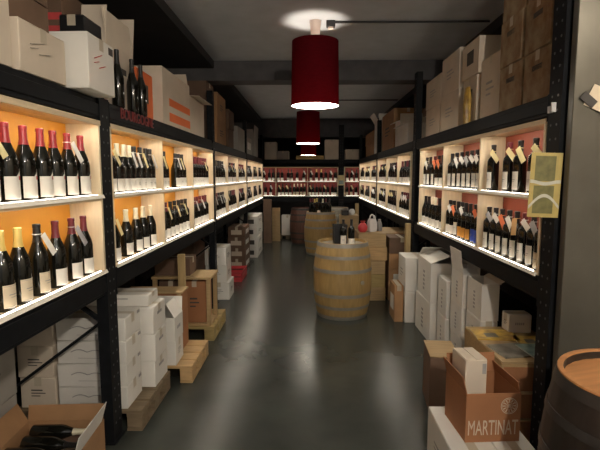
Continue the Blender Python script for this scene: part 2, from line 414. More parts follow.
# left second bay
g = 'bottles in the second left display shelf'
c = 'second left compartment'
row(SHL[1], [2.91, 3.01, 3.12, 3.22, 3.32, 3.43, 3.55, 3.65], UP, 'upper', c, [('bor', 'black', 'white', (Yl, -26)), ('bur', 'cream', 'white'), ('bur', 'cream', 'white'), ('bur', 'cream', 'white', (W, -14)), ('bur', 'black', 'lined', (W, -14)), ('bur', 'black', 'lined', (Yl, -14)), ('bur', 'black', 'lined'), ('bur', 'black', 'lined', (W, -14))], g)
row(SHL[1], [2.90, 3.13, 3.30, 3.44, 3.60], LO, 'lower', c, [('bur', 'cream', 'white', (Yl, -14)), ('bur', 'cream', 'white'), ('bur', 'cream', 'white'), ('bur', 'cream', 'white'), ('bur', 'cream', 'white')], g)
c = 'third left compartment'
row(SHL[1], [3.90, 4.00, 4.33, 4.44, 4.56], UP, 'upper', c, [('bur', 'black', 'lined', (Yl, -14)), ('bur', 'black', 'lined'), ('bur', 'black', 'white', (W, -14)), ('bur', 'black', 'lined', (Yl, -14)), ('bur', 'black', 'lined')], g)
row(SHL[1], [3.88, 4.0, 4.13, 4.26, 4.4, 4.53, 4.65], LO, 'lower', c, [('bur', 'black', 'white'), ('bur', 'wine', 'white', (Yl, -14)), ('bor', 'black', 'lined'), ('bor', 'black', 'lined', (Yl, -14)), ('bor', 'black', 'lined'), ('bor', 'black', 'lined', (Yl, -14)), ('bor', 'black', 'lined')], g)
c = 'fourth left compartment'
row(SHL[1], [4.87, 4.98, 5.1, 5.22, 5.34, 5.46, 5.58], UP, 'upper', c, [('bor', 'wine', 'lined')]*5 + [('bor', 'wine', 'white', (Yl, -14)), ('bor', 'wine', 'white')], g)
row(SHL[1], [4.88, 5.01, 5.15, 5.29, 5.43, 5.57], LO, 'lower', c, [('bor', 'cream', 'white'), ('bor', 'wine', 'white', (W, -14)), ('bor', 'wine', 'white'), ('bor', 'wine', 'white', (W, -26)), ('bor', 'wine', 'white'), ('bor', 'wine', 'white')], g)
# right nearest bay (u = RY - Y; left in the photo is far)
g = 'bottles in the nearest right display shelf'
def U(ys): return [RY - y for y in ys]
c = 'nearest right compartment'
row(SHR[0], U([3.44, 3.30, 3.17, 3.02, 2.9, 2.81, 2.69]), UP, 'upper', c, [('bor', 'black', 'tall', (Yl, -26)), None, ('bor', 'wine', 'tall', (Yl, -26)), ('bor', 'black', 'tall', (Yl, -14)), None, ('bor', 'black', 'tall', (Yl, -26)), ('bor', 'gold', 'tall')], g, .058, 1.1)
row(SHR[0], U([3.47, 3.36, 3.25, 3.13, 3.02, 2.9, 2.79, 2.69]), LO, 'lower', c, [('bor', 'black', 'tall', (G, -26)), ('bor', 'black', 'tall', (W, -26)), ('bor', 'black', 'tall', (Or, -14)), ('bor', 'black', 'tall', (W, -14)), ('bor', 'black', 'tall', (T, 14)), ('bor', 'wine', 'tall', (W, -26)), ('bor', 'black', 'tall', (G, -14)), ('bor', 'wine', 'cream')], g)
c = 'second right compartment'
row(SHR[0], U([4.43, 4.29, 4.16, 4.03, 3.9, 3.78, 3.67]), UP, 'upper', c, [('bor', 'black', 'tall'), ('bor', 'black', 'tall', (W, -14)), ('bor', 'black', 'tall', (W, -26)), ('bor', 'black', 'tall', (G, -14)), ('bor', 'black', 'tall', (W, -26)), ('bor', 'black', 'tall', (W, -14)), ('bor', 'black', 'tall')], g)
row(SHR[0], U([4.44, 4.33, 4.21, 4.1, 3.99, 3.88, 3.76, 3.66]), LO, 'lower', c, [('bor', 'black', 'white', (W, -14)), ('bor', 'black', 'white', (Or, -14)), ('bor', 'black', 'tall'), ('bor', 'black', 'orange', (W, -14)), ('bor', 'black', 'orange'), ('bor', 'black', 'orange'), ('bor', 'black', 'blue', (Or, -14)), ('bor', 'black', 'blue')], g)
c = 'third right compartment'
row(SHR[0], U([5.36, 5.2, 5.02, 4.87, 4.74, 4.62]), UP, 'upper', c, [('bor', 'black', 'tall', (W, -14)), ('bor', 'black', 'tall'), ('bor', 'wine', 'tall', (Or, -14)), ('bor', 'black', 'white', (Or, -14)), ('bor', 'black', 'white'), ('bor', 'black', 'white')], g)
row(SHR[0], U([5.36, 5.22, 5.08, 4.94, 4.8, 4.65]), LO, 'lower', c, [('bur', 'black', 'white'), ('bur', 'black', 'white'), ('bur', 'cream', 'white'), ('bur', 'cream', 'white'), ('bur', 'black', 'white'), ('bur', 'black', 'white')], g)
# farther bays
def fill(sh, a, c, z, rown, where, group, n, pal):
    us = [a + .13 + (c - a - .26) * i / (n - 1) + random.uniform(-.012, .012) for i in range(n)]
    row(sh, us, z, rown, where, [(random.choice(pal[0]), random.choice(pal[1]), random.choice(pal[2]), random.choice(pal[3])) for _ in us], group)
PAL = (['bor', 'bur'], ['black', 'wine', 'black'], ['white', 'lined'], [None, None, None, (W, -14), (W, -14), (Yl, -26)])
for si, base, gname in ((2, 5, 'bottles in the third left display shelf'), (3, 8, 'bottles in the farthest left display shelf')):
    bd = [[0]*4, [0]*4, [5.905, 6.84, 7.86, 8.87], [8.985, 9.95, 10.95, 11.96]][si]
    for k in range(3):
        for z, rn in ((UP, 'upper'), (LO, 'lower')):
            fill(SHL[si], bd[k], bd[k+1], z, rn, f'{ORD[base+k-1]} left compartment', gname, 5 if si == 2 else 4, PAL)
for si, base, bd, gname in ((1, 4, [RY-8.85, RY-7.85, RY-6.87, RY-5.98], 'bottles in the second right display shelf'), (2, 7, [RY-11.95, RY-10.95, RY-9.95, RY-9.0], 'bottles in the farthest right display shelf')):
    for k in range(3):
        for z, rn in ((UP, 'upper'), (LO, 'lower')):
            fill(SHR[si], bd[k], bd[k+1], z, rn, f'{ORD[base+(2-k)-1]} right compartment', gname, 5 if si == 1 else 4, PAL)
gb = 'bottles on the lit shelves at the far end'
N = None
row(SHB[0], [.68, .83, .93], ZK[1][0], 'upper', 'left end compartment of far shelf', [('bor', 'black', 'white', (W, -26)), ('bor', 'black', 'white'), ('bor', 'black', 'white')], gb)
row(SHB[0], [.72, .86], ZK[0][0], 'lower', 'left end compartment of far shelf', [('bor', 'wine', 'white'), ('bor', 'black', 'white', (W, -26))], gb)
row(SHB[0], [1.07, 1.17, 1.34, 1.43, 1.58, 1.76], ZK[1][0], 'upper', 'middle compartment of far shelf', [('bor', 'wine', 'white'), ('bor', 'wine', 'white'), ('bor', 'black', 'white'), ('bor', 'black', 'white'), ('bor', 'wine', 'white'), ('bor', 'black', 'white', (W, -26))], gb)
row(SHB[0], [1.09, 1.19, 1.29, 1.39, 1.5, 1.59, 1.69, 1.78], ZK[0][0], 'lower', 'middle compartment of far shelf', [('bor', 'black', 'white', (Yl, -26)), ('bor', 'black', 'white'), ('bor', 'black', 'white', (Yl, -26)), ('bor', 'black', 'white'), ('bor', 'cream', 'cream'), ('bor', 'cream', 'cream'), ('bor', 'cream', 'cream'), ('bor', 'cream', 'cream')], gb)
row(SHB[0], [1.95, 2.1, 2.23, 2.35, 2.48, 2.61], ZK[1][0], 'upper', 'right compartment of far shelf', [('bor', 'black', 'white', (W, -26)), ('bor', 'gold', 'white'), ('bor', 'gold', 'white'), ('bor', 'wine', 'white'), ('bor', 'wine', 'white', (W, -26)), ('bor', 'wine', 'white')], gb)
row(SHB[0], [1.92, 2.01, 2.11, 2.21, 2.31, 2.41, 2.53, 2.62], ZK[0][0], 'lower', 'right compartment of far shelf', [('bor', 'black', 'white', (Yl, -26)), ('bor', 'black', 'white'), ('bor', 'wine', 'white'), ('bor', 'wine', 'white'), ('bor', 'black', 'white', (Yl, -26)), ('bor', 'wine', 'white'), ('bor', 'wine', 'white'), ('bor', 'wine', 'white')], gb)
row(SHB[1], [2.93, 3.05, 3.18], ZK[1][0], 'upper', 'corner shelf at far right', [('bor', 'wine', 'white'), ('bor', 'black', 'white', (W, -26)), ('bor', 'black', 'white')], gb)
row(SHB[1], [2.92, 3.04, 3.17], ZK[0][0], 'lower', 'corner shelf at far right', [('bor', 'wine', 'cream'), ('bor', 'wine', 'cream', (Yl, -26)), ('bor', 'wine', 'white')], gb)

# ------------------------------------------------------------------ pendant lamps
def lamp_proto():
    t = thing('pendant_lamp', '', 'lamp', (0, 0, 0), 0, 'red drum pendant lamps')
    rr = .245
    part('lamp_shade', B().lathe([(2.362, rr), (3.0, rr-.01), (3.0, rr-.014), (2.362, rr-.004), (2.362, rr)], 40), 'shade', t)
    part('diffuser', B().lathe([(2.366, 0), (2.366, rr-.006), (2.372, rr-.006), (2.372, 0)], 40), 'disc', t)
    part('ceiling_rose', B().lathe([(3.03, .0), (3.03, .036), (3.05, .042), (3.185, .058), (3.199, .06), (3.199, 0)], 20), 'canopy', t)
    b = B().cyl((0, 0, 2.86), (0, 0, 3.15), .012, 10)
    for k in range(3): a = k*2*PI/3; b.cyl((0, 0, 2.985), ((rr-.016)*math.cos(a), (rr-.016)*math.sin(a), 2.985), .003, 6)
    part('frame', b, 'conduit', t)
    part('bulb', B().lathe([(2.70, 0), (2.705, .02), (2.74, .04), (2.79, .034), (2.86, .016), (2.862, 0)], 14), 'bulb', t)
    return t
lp = lamp_proto()
LN = ['large red drum pendant lamp, nearest one in view', 'second red drum pendant lamp, half hidden behind the nearest', 'farthest red drum pendant lamp, low above the back rack']
for i, y in enumerate((4.82, 9.6, 14.4)):
    o = lp if i == 0 else copy_tree(lp)
    o.location = (.06 if i == 0 else -.02, y, 0); o['label'] = LN[i]
    dz = (0, .05, .08)[i]
    o.location.z = -dz
    for ch in o.children:
        if ch.name.startswith('ceiling_rose'): ch.location.z = dz
for i, y in enumerate((4.82, 9.6)):
    x0 = .06 if i == 0 else -.02
    t = thing('cable_conduit', ['black ceiling conduit running right from the nearest lamp', 'black ceiling conduit running right from the second lamp'][i], 'conduit', (x0, y, 3.19), 0)
    part('pipe', B().cyl((.2, 0, -.004), (1.8 - x0, 0, -.004), .011, 8), 'conduit', t)
    jb = part('junction_box', B().box(.11, .2, -.035, .035, -.05, .0095, .006), 'conduit', t)
    part('nozzle', B().cyl((.155, 0, -.052), (.155, 0, -.068), .028, 12), 'canopy', jb, 'white round underside')

# ------------------------------------------------------------------ cartons
def face_mtx(face, sx, sy, h):
    # maps (u right, v up, 0) on a face as seen from outside; origin at face centre
    if face == '+x': return Matrix.Translation((sx/2, 0, h/2)) @ Matrix(((0, 0, 1, 0), (1, 0, 0, 0), (0, 1, 0, 0), (0, 0, 0, 1)))
    if face == '-x': return Matrix.Translation((-sx/2, 0, h/2)) @ Matrix(((0, 0, -1, 0), (-1, 0, 0, 0), (0, 1, 0, 0), (0, 0, 0, 1)))
    return Matrix.Translation((0, -sy/2, h/2)) @ Matrix(((1, 0, 0, 0), (0, 0, -1, 0), (0, 1, 0, 0), (0, 0, 0, 1)))
def prints(t, marks, sx, sy, h):
    for face, kind, m in marks:
        F = face_mtx(face, sx, sy, h); w = sx if face == '-y' else sy
        b = B(); e = .0012
        q = lambda u0, u1, v0, v1: b.box(u0*w, u1*w, v0*h, v1*h, .0002, e, 0, F)
        name = 'print'
        if kind == 'lines':
            q(-.2, .12, .06, .1); q(-.2, .2, -.03, 0); q(-.2, .05, -.12, -.09)
        elif kind == 'word':
            x = -.22
            for k in range(5): q(x, x + .05, -.06, .08); x += .085
        elif kind == 'vword':
            y = -.3
            for k in range(5): q(-.06, .06, y, y + .06); y += .11
        elif kind == 'slot':
            q(-.18, .18, .12, .22); name = 'hand_hole'
        elif kind == 'square':
            q(-.2, .2, -.14, .24); name = 'window_label'
        elif kind == 'label':
            q(-.32, .30, -.22, .2); name = 'paper_label'
        elif kind == 'band2':
            q(-.3, .495, -.42, -.26); q(-.3, .495, -.14, .0); name = 'colour_band'
        elif kind == 'wave':
            pts = []
            for k in range(25):
                s = k/24; v = .12*abs(math.sin(s*PI*2.6)) * (1-.4*s)
                pts.append(F @ Vector(((-.3 + .62*s)*w, (v+.02)*h, .001)))
            b.tube(pts, .0028, 5); q(-.2, .3, -.25, -.235)
        elif kind == 'scribble':
            for (a0, b0, a1, b1) in ((-.3, .08, -.02, .2), (-.12, -.06, .1, .02), (-.3, .0, -.15, .05)):
                b.bar(F @ Vector((a0*w, b0*h, .001)), F @ Vector((a1*w, b1*h, .001)), .012, .002)
        elif kind == 'corner':
            q(.28, .46, .3, .44)
        part(name, b, m, t)
def carton(label, x0, x1, y0, y1, z0, z1, m='white_card', rz=0, marks=(), flaps=None, tape=True, group=None, name='cardboard_box', inner='inner_card', cat='box'):
    sx, sy, h = x1-x0, y1-y0, z1-z0
    t = thing(name, label, cat, ((x0+x1)/2, (y0+y1)/2, z0), R(rz), group)
    X, Y = sx/2, sy/2
    if flaps is None:
        body = part('body', B().box(-X, X, -Y, Y, 0, h-.004, .004), m, t)
        b = B(); e = .003
        if sx < sy: b.box(-X+.002, -e/2, -Y+.002, Y-.002, h-.004, h, .001); part('flap', b, m, t); b = B(); b.box(e/2, X-.002, -Y+.002, Y-.002, h-.004, h, .001); part('flap', b, m, t)
        else: b.box(-X+.002, X-.002, -Y+.002, -e/2, h-.004, h, .001); part('flap', b, m, t); b = B(); b.box(-X+.002, X-.002, e/2, Y-.002, h-.004, h, .001); part('flap', b, m, t)
        if tape:
            b = B(); w = .024
            d = min(.06, h*.4)
            if sx < sy: b.box(-w, w, -Y-.0006, -Y, h-d, h); b.box(-w, w, Y, Y+.0006, h-d, h); b.box(-w, w, -Y, Y, h, h+.0006)
            else: b.box(-X-.0006, -X, -w, w, h-d, h); b.box(X, X+.0006, -w, w, h-d, h); b.box(-X, X, -w, w, h, h+.0006)
            part('tape', b, 'tape', body)
    else:
        k = .006
        b = B(); b.box(-X, X, -Y, Y, 0, k); b.box(-X, -X+k, -Y, Y, k, h); b.box(X-k, X, -Y, Y, k, h); b.box(-X+k, X-k, -Y, -Y+k, k, h); b.box(-X+k, X-k, Y-k, Y, k, h)
        body = part('body', b, m, t)
        for side, ang, ln in flaps:
            a = R(ang); b = B()
            if side in ('+x', '-x'):
                s = 1 if side == '+x' else -1
                mt = Matrix.Translation((s*(X-.003), 0, h+.001)) @ Matrix.Rotation(-s*(PI - a) if s > 0 else (PI - a), 4, 'Y')
                b.box(0 if s > 0 else -ln, ln if s > 0 else 0, -Y+.004, Y-.004, -.002, .002, 0, mt)
            else:
                s = 1 if side == '+y' else -1
                mt = Matrix.Translation((0, s*(Y-.003), h+.001)) @ Matrix.Rotation(s*(PI - a), 4, 'X')
                b.box(-X+.004, X-.004, 0 if s > 0 else -ln, ln if s > 0 else 0, -.002, .002, 0, mt)
            part('flap', b, m, t)
    prints(body, marks, sx, sy, h)
    return t
def stack(n, labels, x0, x1, y0, y1, z0, h, m, group, marks=(), jit=.006, last=None, rz=0):
    for i in range(n):
        dx, dy = random.uniform(-jit, jit), random.uniform(-jit, jit)
        carton(labels[i], x0+dx, x1+dx, y0+dy, y1+dy, z0+i*h + .0007*i, z0+(i+1)*h, m, rz + random.uniform(-1.2, 1.2), marks, last if i == n-1 else None, True, group)
def pallet(label, x0, x1, y0, y1, m, group='wooden pallets under the left rack', h=.14):
    t = thing('pallet', label, 'pallet', ((x0+x1)/2, (y0+y1)/2, 0), 0, group)
    X, Y = (x1-x0)/2, (y1-y0)/2
    n = max(4, int(2*Y/.13)); w = 2*Y/n
    for i in range(n):
        part('deck_slat', B().box(-X, X, -Y + i*w + .012, -Y + (i+1)*w - .012, h-.022, h, .002), m, t)
    for x in (-X+.05, 0, X-.05):
        part('stringer', B().box(x-.05, x+.05, -Y+.012, Y-.012, h-.044, h-.0222, .002), m, t)
        for y in (-Y+.07, 0, Y-.07): part('block', B().box(x-.05, x+.05, y-.055, y+.055, .022, h-.0442, .003), m, t)
        part('skid', B().box(x-.05, x+.05, -Y+.012, Y-.012, 0, .0218, .002), m, t)
def wine_crate(label, x0, x1, y0, y1, z0, z1, m='crate_wood', group=None, name='wine_crate', nb=2, open_top=False):
    sx, sy, h = x1-x0, y1-y0, z1-z0
    t = thing(name, label, 'crate', ((x0+x1)/2, (y0+y1)/2, z0), 0, group)
    X, Y, k = sx/2, sy/2, .014
    bh = (h - .012)/nb
    for nm, bx in (('end_panel', (-X, X, -Y, -Y+k)), ('end_panel', (-X, X, Y-k, Y)), ('side_panel', (-X, -X+k, -Y+k, Y-k)), ('side_panel', (X-k, X, -Y+k, Y-k))):
        b = B()
        for i in range(nb): b.box(*bx, .006+i*bh, .006+(i+1)*bh-.004, .002)
        part(nm, b, m, t)
    part('base', B().box(-X+.002, X-.002, -Y+.002, Y-.002, 0, .006), m, t)
    if not open_top:
        part('lid', B().box(-X, X, -Y, Y, h-.006, h, .002), m, t)
    return t

# ---- left, under the rack
PZ = .14
pallet('dark weathered pallet on the floor just past the near left post', -1.9, -1.08, 2.80, 3.44, 'pallet_dark')
pallet('light wooden pallet sticking out into the aisle, second on the left', -1.75, -.93, 3.50, 4.12, 'pallet_light')
pallet('yellowish wooden pallet under the framed crate, third on the left', -1.75, -.95, 4.45, 5.12, 'pallet_olive')
pos4 = ['bottom', 'second', 'third', 'top']
stack(4, [f'white carton with wave drawing behind near left post, {p} of four' for p in ('lowest', 'second from bottom', 'second from top', 'topmost')],
      -1.62, -1.17, 2.83, 3.09, PZ, .152, 'white_card', 'wave drawing cartons by the near left post', (('-y', 'wave', 'grey_ink'), ('+x', 'corner', 'grey_ink')))
stack(3, [f'cream carton farther back beside the wave drawing stack, {p}' for p in ('lowest', 'middle one', 'topmost')],
      -1.88, -1.645, 2.83, 3.08, PZ, .21, 'cream_card', 'cream cartons deep under the left rack', (('-y', 'lines', 'ink'),))
stack(3, [f'plain white carton of the middle white stack on dark pallet, {p}' for p in ('lowest', 'middle one', 'topmost')],
      -1.58, -1.09, 3.14, 3.41, PZ, .195, 'white_card', 'white cartons stacked on the dark pallet', (('+x', 'slot', 'grey_ink'),), jit=.012)
carton('shallow white carton lying on top of the middle white stack', -1.6, -1.14, 3.16, 3.38, PZ+.589, PZ+.67, 'white_card', 2, (('-y', 'slot', 'grey_ink'),))
carton('lower white carton on the light pallet under the open one', -1.42, -1.06, 3.52, 3.74, PZ, PZ+.2, 'white_card', 1, (('+x', 'lines', 'grey_ink'),))
carton('white carton with raised printed flap on the light pallet', -1.42, -1.06, 3.52, 3.74, PZ+.2007, PZ+.39, 'white_card', -1, (('+x', 'word', 'grey_ink'),), [('+x', 60, .13), ('-x', 20, .1), ('+y', 100, .12)])
t = wine_crate('reddish brown crate with pale lid at back of the light pallet', -1.6, -1.1, 3.86, 4.06, PZ, PZ+.5, 'rust_card', nb=3)
part('lid_board', B().box(-.26, .26, -.105, .105, .5003, .515, .002), 'crate_wood', t, 'pale wooden lid')
for x in (-.25, .215): part('corner_post', B().box(x, x+.035, -.112, -.1003, .0, .4998, .002), 'crate_wood', t, 'pale corner post')
o = part('wooden_plank', B().box(-.035, .035, -.012, .012, 0, .92, .003), 'plank_wood', None); o.location = (-1.2, 4.25, 0)
tag(o, 'upright wooden plank standing between two left pallets', 'plank')
# framed crate with two dark cartons inside
t = thing('framed_crate', 'open wooden frame crate with dark cartons inside, on yellowish pallet', 'crate', (-1.28, 4.68, PZ))
for x in (-.29, .25):
    for y in (-.18, .14): part('post', B().box(x, x+.04, y, y+.04, .0205, .4798, .003), 'crate_wood', t)
part('base', B().box(-.29, .29, -.18, .18, 0, .02, .003), 'crate_wood', t)
part('lid', B().box(-.30, .30, -.19, .19, .48, .505, .003), 'crate_wood', t)
for i, (xa, xb) in enumerate(((-1.52, -1.285), (-1.28, -1.045))):
    carton(['dark red-brown carton in frame crate, nearer the wall', 'dark red-brown carton in frame crate, nearer the aisle'][i], xa, xb, 4.55, 4.82, PZ+.0205, PZ+.45, ['dark_card', 'rust_card'][i], 0, (('-y', 'lines', 'ink'),), group='dark cartons inside the frame crate')
carton('dark carton lying on top of the wooden frame crate', -1.56, -1.2, 4.55, 4.82, PZ+.5055, PZ+.68, 'dark_card')
stack(3, [f'white carton in the narrow stack beneath second left post, {p}' for p in ('lowest', 'middle one', 'topmost')], -1.36, -1.08, 6.0, 6.4, .0, .235, 'white_card', 'white cartons beneath the second left post', (('+x', 'lines', 'ink'), ('-y', 'lines', 'grey_ink')), jit=.02)
t = thing('plastic_crate', 'low red plastic crate on the floor under the left rack', 'crate', (-1.3, 7.35, 0))
b = B(); b.box(-.25, .25, -.3, .3, 0, .012)
for z in (.02, .09): b.box(-.25, .25, -.3, -.285, z, z+.05, .003); b.box(-.25, .25, .285, .3, z, z+.05, .003); b.box(-.25, -.235, -.285, .285, z, z+.05, .003); b.box(.235, .25, -.285, .285, z, z+.05, .003)
for x in (-.25, .235):
    for y in (-.3, .285): b.box(x, x+.015, y, y+.015, .012, .15)
part('body', b, 'red_plastic', t)
stack(4, [f'dark carton with white front label behind red crate, {p}' for p in ('lowest', 'second from bottom', 'second from top', 'topmost')], -1.42, -1.12, 8.0, 8.6, 0, .19, 'dark_card', 'dark cartons with white labels under the left rack', (('+x', 'label', 'white_card'), ('-y', 'label', 'cream_card')))
stack(3, [f'dark carton behind the red crate, deeper under left rack, {p}' for p in ('lowest', 'middle one', 'topmost')], -2.0, -1.56, 6.2, 6.8, 0, .26, 'dark_card', 'dark cartons deep under the left rack')
stack(4, [f'white carton with dark stripe in far left stack, {p}' for p in ('lowest', 'second from bottom', 'second from top', 'topmost')], -1.4, -1.04, 9.2, 10.2, 0, .21, 'white_card', 'striped white cartons at the far left', (('+x', 'lines', 'ink'), ('-y', 'label', 'ink')))
o = part('wooden_board', B().box(-.1, .1, -.06, .06, 0, 1.08, .004), 'dark_card', None); o.location = (-1.02, 11.3, 0); tag(o, 'brown timber board standing at the far left end', 'board')
o = part('wooden_board', B().box(-.1, .1, -.02, .02, 0, .85, .004), 'crate_wood', None); o.location = (-.83, 11.6, 0); tag(o, 'pale timber panel standing beside brown board at far left', 'board')
pallet('small dark pallet on the floor at the far end', -.82, -.3, 12.0, 12.4, 'pallet_dark', 'wooden pallets at the far end', .1)
carton('white carton standing on the small pallet at far end', -.72, -.42, 12.03, 12.35, .1, .62, 'white_card', 0)
carton('narrow pale carton beside white one on the far pallet', -.39, -.32, 12.05, 12.3, .1, .55, 'cream_card', 0)
# near left: big grey cartons and the open carton with bottles
stack(2, [f'large grey carton deep under the near left shelf, {p}' for p in ('lower one', 'upper one')], -2.14, -1.745, 2.15, 2.6, 0, .36, 'grey_card', 'large grey cartons under the near left shelf', (('+x', 'lines', 'ink'),))
carton('white carton beneath near left shelf at the photo edge', -2.05, -1.71, 1.62, 2.1, 0, .52, 'cream_card', 0, (('+x', 'lines', 'ink'),))
carton('open brown carton holding lying bottles, front left on the floor', -1.64, -1.20, 2.12, 2.56, 0, .215, 'brown_card', 4, (), [('-x', 118, .12), ('+y', 100, .09), ('-y', 215, .12)])
part('flap', B().box(-.002, .002, -.19, .19, 0, .13, 0, Matrix.Translation((.214, 0, .21)) @ Matrix.Rotation(R(16), 4, 'Y')), 'white_card', COL.objects[-1].parent if COL.objects[-1].parent.parent is None else COL.objects[-1].parent.parent, 'white cardboard flap')
for i, (x, y, z, a) in enumerate(((-1.57, 2.45, .198, 3), (-1.55, 2.34, .198, -2), (-1.58, 2.225, .198, 2))):
    t = thing('wine_bottle', ['cream-necked dark bottle lying in open brown carton, farthest back', 'dark bottle lying in the middle of open brown carton', 'dark bottle lying at the front of open brown carton'][i], 'bottle', (x, y, z), 0, 'bottles lying in the open carton')
    t.rotation_euler = (0, PI/2, R(a))
    put('bottle_body', BM['bur', 'glass'], t); put('capsule', BM['bur', ['cap_cream', 'cap_black', 'cap_wine'][i]], t)
# packing that carries them
carton('inner cardboard pack under the lying bottles in open carton', -1.61, -1.24, 2.15, 2.51, .007, .155, 'dark_card', 4, tape=False)

# ---- left, on top of the rack
TZ = 2.0905
carton('tall cream carton on the left rack at the photo edge', -1.62, -1.22, 1.55, 1.93, TZ, 2.52, 'cream_card', 0, (('+x', 'lines', 'grey_ink'),))
carton('wide cream carton with faint scribbles on left rack', -1.6, -1.2, 1.95, 2.315, TZ, 2.305, 'cream_card', 0, (('+x', 'scribble', 'grey_card'),))
wine_crate('brown wooden crate resting on the wide cream carton', -1.62, -1.26, 1.96, 2.29, 2.3055, 2.60, 'dark_card', nb=2)
carton('white carton with red scribble overhanging the left rack beam', -1.46, -1.10, 2.345, 2.65, TZ, 2.365, 'white_card', 0, (('+x', 'scribble', 'red_ink'), ('+x', 'corner', 'ink')))
carton('dark red striped carton behind the overhanging white one', -2.05, -1.5, 2.9, 3.7, TZ, 2.5, 'dark_card', 0, (('-y', 'band2', 'red_ink'), ('+x', 'band2', 'red_ink')))
carton('dark red striped carton stacked upon another, left rack', -2.05, -1.52, 2.92, 3.7, 2.5005, 2.8, 'dark_card', 0, (('-y', 'band2', 'red_ink'), ('+x', 'band2', 'red_ink')))
carton('black carton standing behind white overhanging one, left rack', -1.42, -1.28, 2.69, 2.92, TZ, 2.56, 'black_plastic', 0)
carton('cream open carton with tall raised flaps on left rack', -1.46, -1.29, 3.0, 3.46, TZ, 2.50, 'cream_card', 0, (('+x', 'slot', 'ink'),), [('+x', 84, .22), ('-y', 80, .24), ('-x', 95, .1), ('+y', 100, .3)])
for i, y in enumerate((3.03, 3.28, 3.45)):
    t = thing('wine_bottle', ['large dark bottle on left rack beam, nearest of three', 'large dark bottle on left rack beam, middle of three', 'large dark bottle on left rack beam, farthest of three'][i], 'bottle', (-1.238, y, TZ), 0, 'large bottles standing on the left rack beam')
    t.scale = (.95, .95, 1.2)
    t.rotation_euler = (0, 0, PI/2)
    put('bottle_body', BM['bur', 'glass'], t); put('capsule', BM['bur', 'cap_black'], t)
carton('bright orange carton behind the large bottles, left rack', -1.48, -1.29, 3.5, 3.86, TZ, 2.46, 'orange_card', 0, (('+x', 'square', 'black_plastic'),))
carton('grey-cream carton with two orange bands on left rack', -1.7, -1.22, 3.9, 4.78, TZ, 2.56, 'cream_card', 0, (('+x', 'band2', 'orange_card'),))
carton('open carton with pale lifted flap, left rack', -1.62, -1.24, 4.86, 5.5, TZ, 2.48, 'cream_card', 0, (), [('+x', 183, .1), ('-y', 122, .22), ('-x', 90, .1)])
stack(2, ['tall dark brown carton past second left post, lower one', 'tall dark brown carton past second left post, upper one'], -1.75, -1.3, 5.95, 6.35, TZ, .38, 'dark_card', 'dark cartons on the left rack')
stack(2, ['brown carton beside tall dark stack on left rack, lower', 'brown carton beside tall dark stack on left rack, upper'], -1.75, -1.28, 6.5, 7.2, TZ, .36, 'brown_card', 'dark cartons on the left rack', (('+x', 'lines', 'ink'),))
stack(2, ['slim dark carton in the middle of left rack, lower one', 'slim dark carton in the middle of left rack, upper one'], -1.7, -1.26, 7.3, 7.8, TZ, .3, 'dark_card', 'dark cartons on the left rack')
carton('grey carton near the third left post', -1.65, -1.22, 7.95, 8.8, TZ, 2.5, 'grey_card')
carton('grey carton with white label past third left post', -1.6, -1.22, 9.05, 9.9, TZ, 2.42, 'grey_card', 0, (('+x', 'label', 'white_card'), ('-y', 'label', 'white_card')))
carton('open pale carton with raised flap, far left rack', -1.6, -1.2, 10.1, 10.9, TZ, 2.55, 'grey_card', 0, (), [('+x', 95, .2), ('-y', 140, .15)])
# ---- back rack top
carton('tall grey carton on far rack, at its left end', -1.2, -.88, 12.5, 12.95, TZ, 2.56, 'cream_card', 0)
carton('low grey carton on far rack beside the tall one', -.86, -.55, 12.5, 12.95, TZ, 2.32, 'grey_card', 0)
carton('tall pale carton on far rack right of the lamps', .42, .79, 12.5, 12.95, TZ, 2.62, 'cream_card', 0)
carton('low grey carton on far rack at its right end', .98, 1.36, 12.5, 12.95, TZ, 2.36, 'cream_card', 0)
wine_crate('long amber wooden box on far rack below lamps', -.35, .4, 12.52, 12.95, TZ, 2.2, 'amber_wood', nb=2)

# ---- right, on top of the rack
g = 'mottled brown cartons piled on the near right rack'
for k, (ya, yb) in enumerate(((3.06, 3.40), (2.70, 3.03))):
    stack(3, [f'mottled brown carton, {["far", "near"][k]} column of the tall right pile, {p}' for p in ('lowest', 'middle one', 'topmost')], 1.36, 1.8, ya, yb, TZ, .31, 'mottled_card', g, (('-x', 'label', 'mottled_card'), ('-x', 'slot', 'ink')))
carton('plain grey-cream carton next to mottled pile, right rack', 1.38, 1.8, 3.45, 3.825, TZ, 2.56, 'cream_card', 0, (('-x', 'lines', 'grey_ink'),))
carton('carton with dark square label, lower of two, right rack', 1.37, 1.75, 3.89, 4.22, TZ, 2.48, 'cream_card', 0, (('-x', 'square', 'ink'),))
carton('carton with dark square label, highest on the right rack', 1.36, 1.75, 3.84, 4.24, 2.4805, 2.77, 'cream_card', 0, (('-x', 'square', 'ink'),))
o = thing('yellow_packet', 'yellow packet standing before the cartons on the right rack', 'packet', (1.335, 4.0, TZ))
b = B(); b.lathe([(0, 0), (0, .03), (.2, .034), (.3, .02), (.305, 0)], 10, Matrix.Diagonal((.8, 2.2, 1, 1))); part('pouch', b, 'mag_yellow', o)
stack(2, ['large cream carton in the big right rack stack, lower one', 'large cream carton in the big right rack stack, upper one'], 1.36, 1.8, 4.32, 4.86, TZ, .36, 'cream_card', 'large cream cartons on the right rack', (('-x', 'lines', 'grey_ink'),))
stack(2, ['cream carton beside the wide right post, lower one', 'cream carton beside the wide right post, upper one'], 1.36, 1.8, 4.9, 5.5, TZ, .31, 'cream_card', 'large cream cartons on the right rack', (('-x', 'lines', 'grey_ink'),))
carton('small pale open carton just past the wide right post', 1.32, 1.6, 6.3, 6.95, TZ, 2.36, 'white_card', 0, (), [('-x', 190, .08), ('-y', 150, .12), ('+x', 90, .1)])
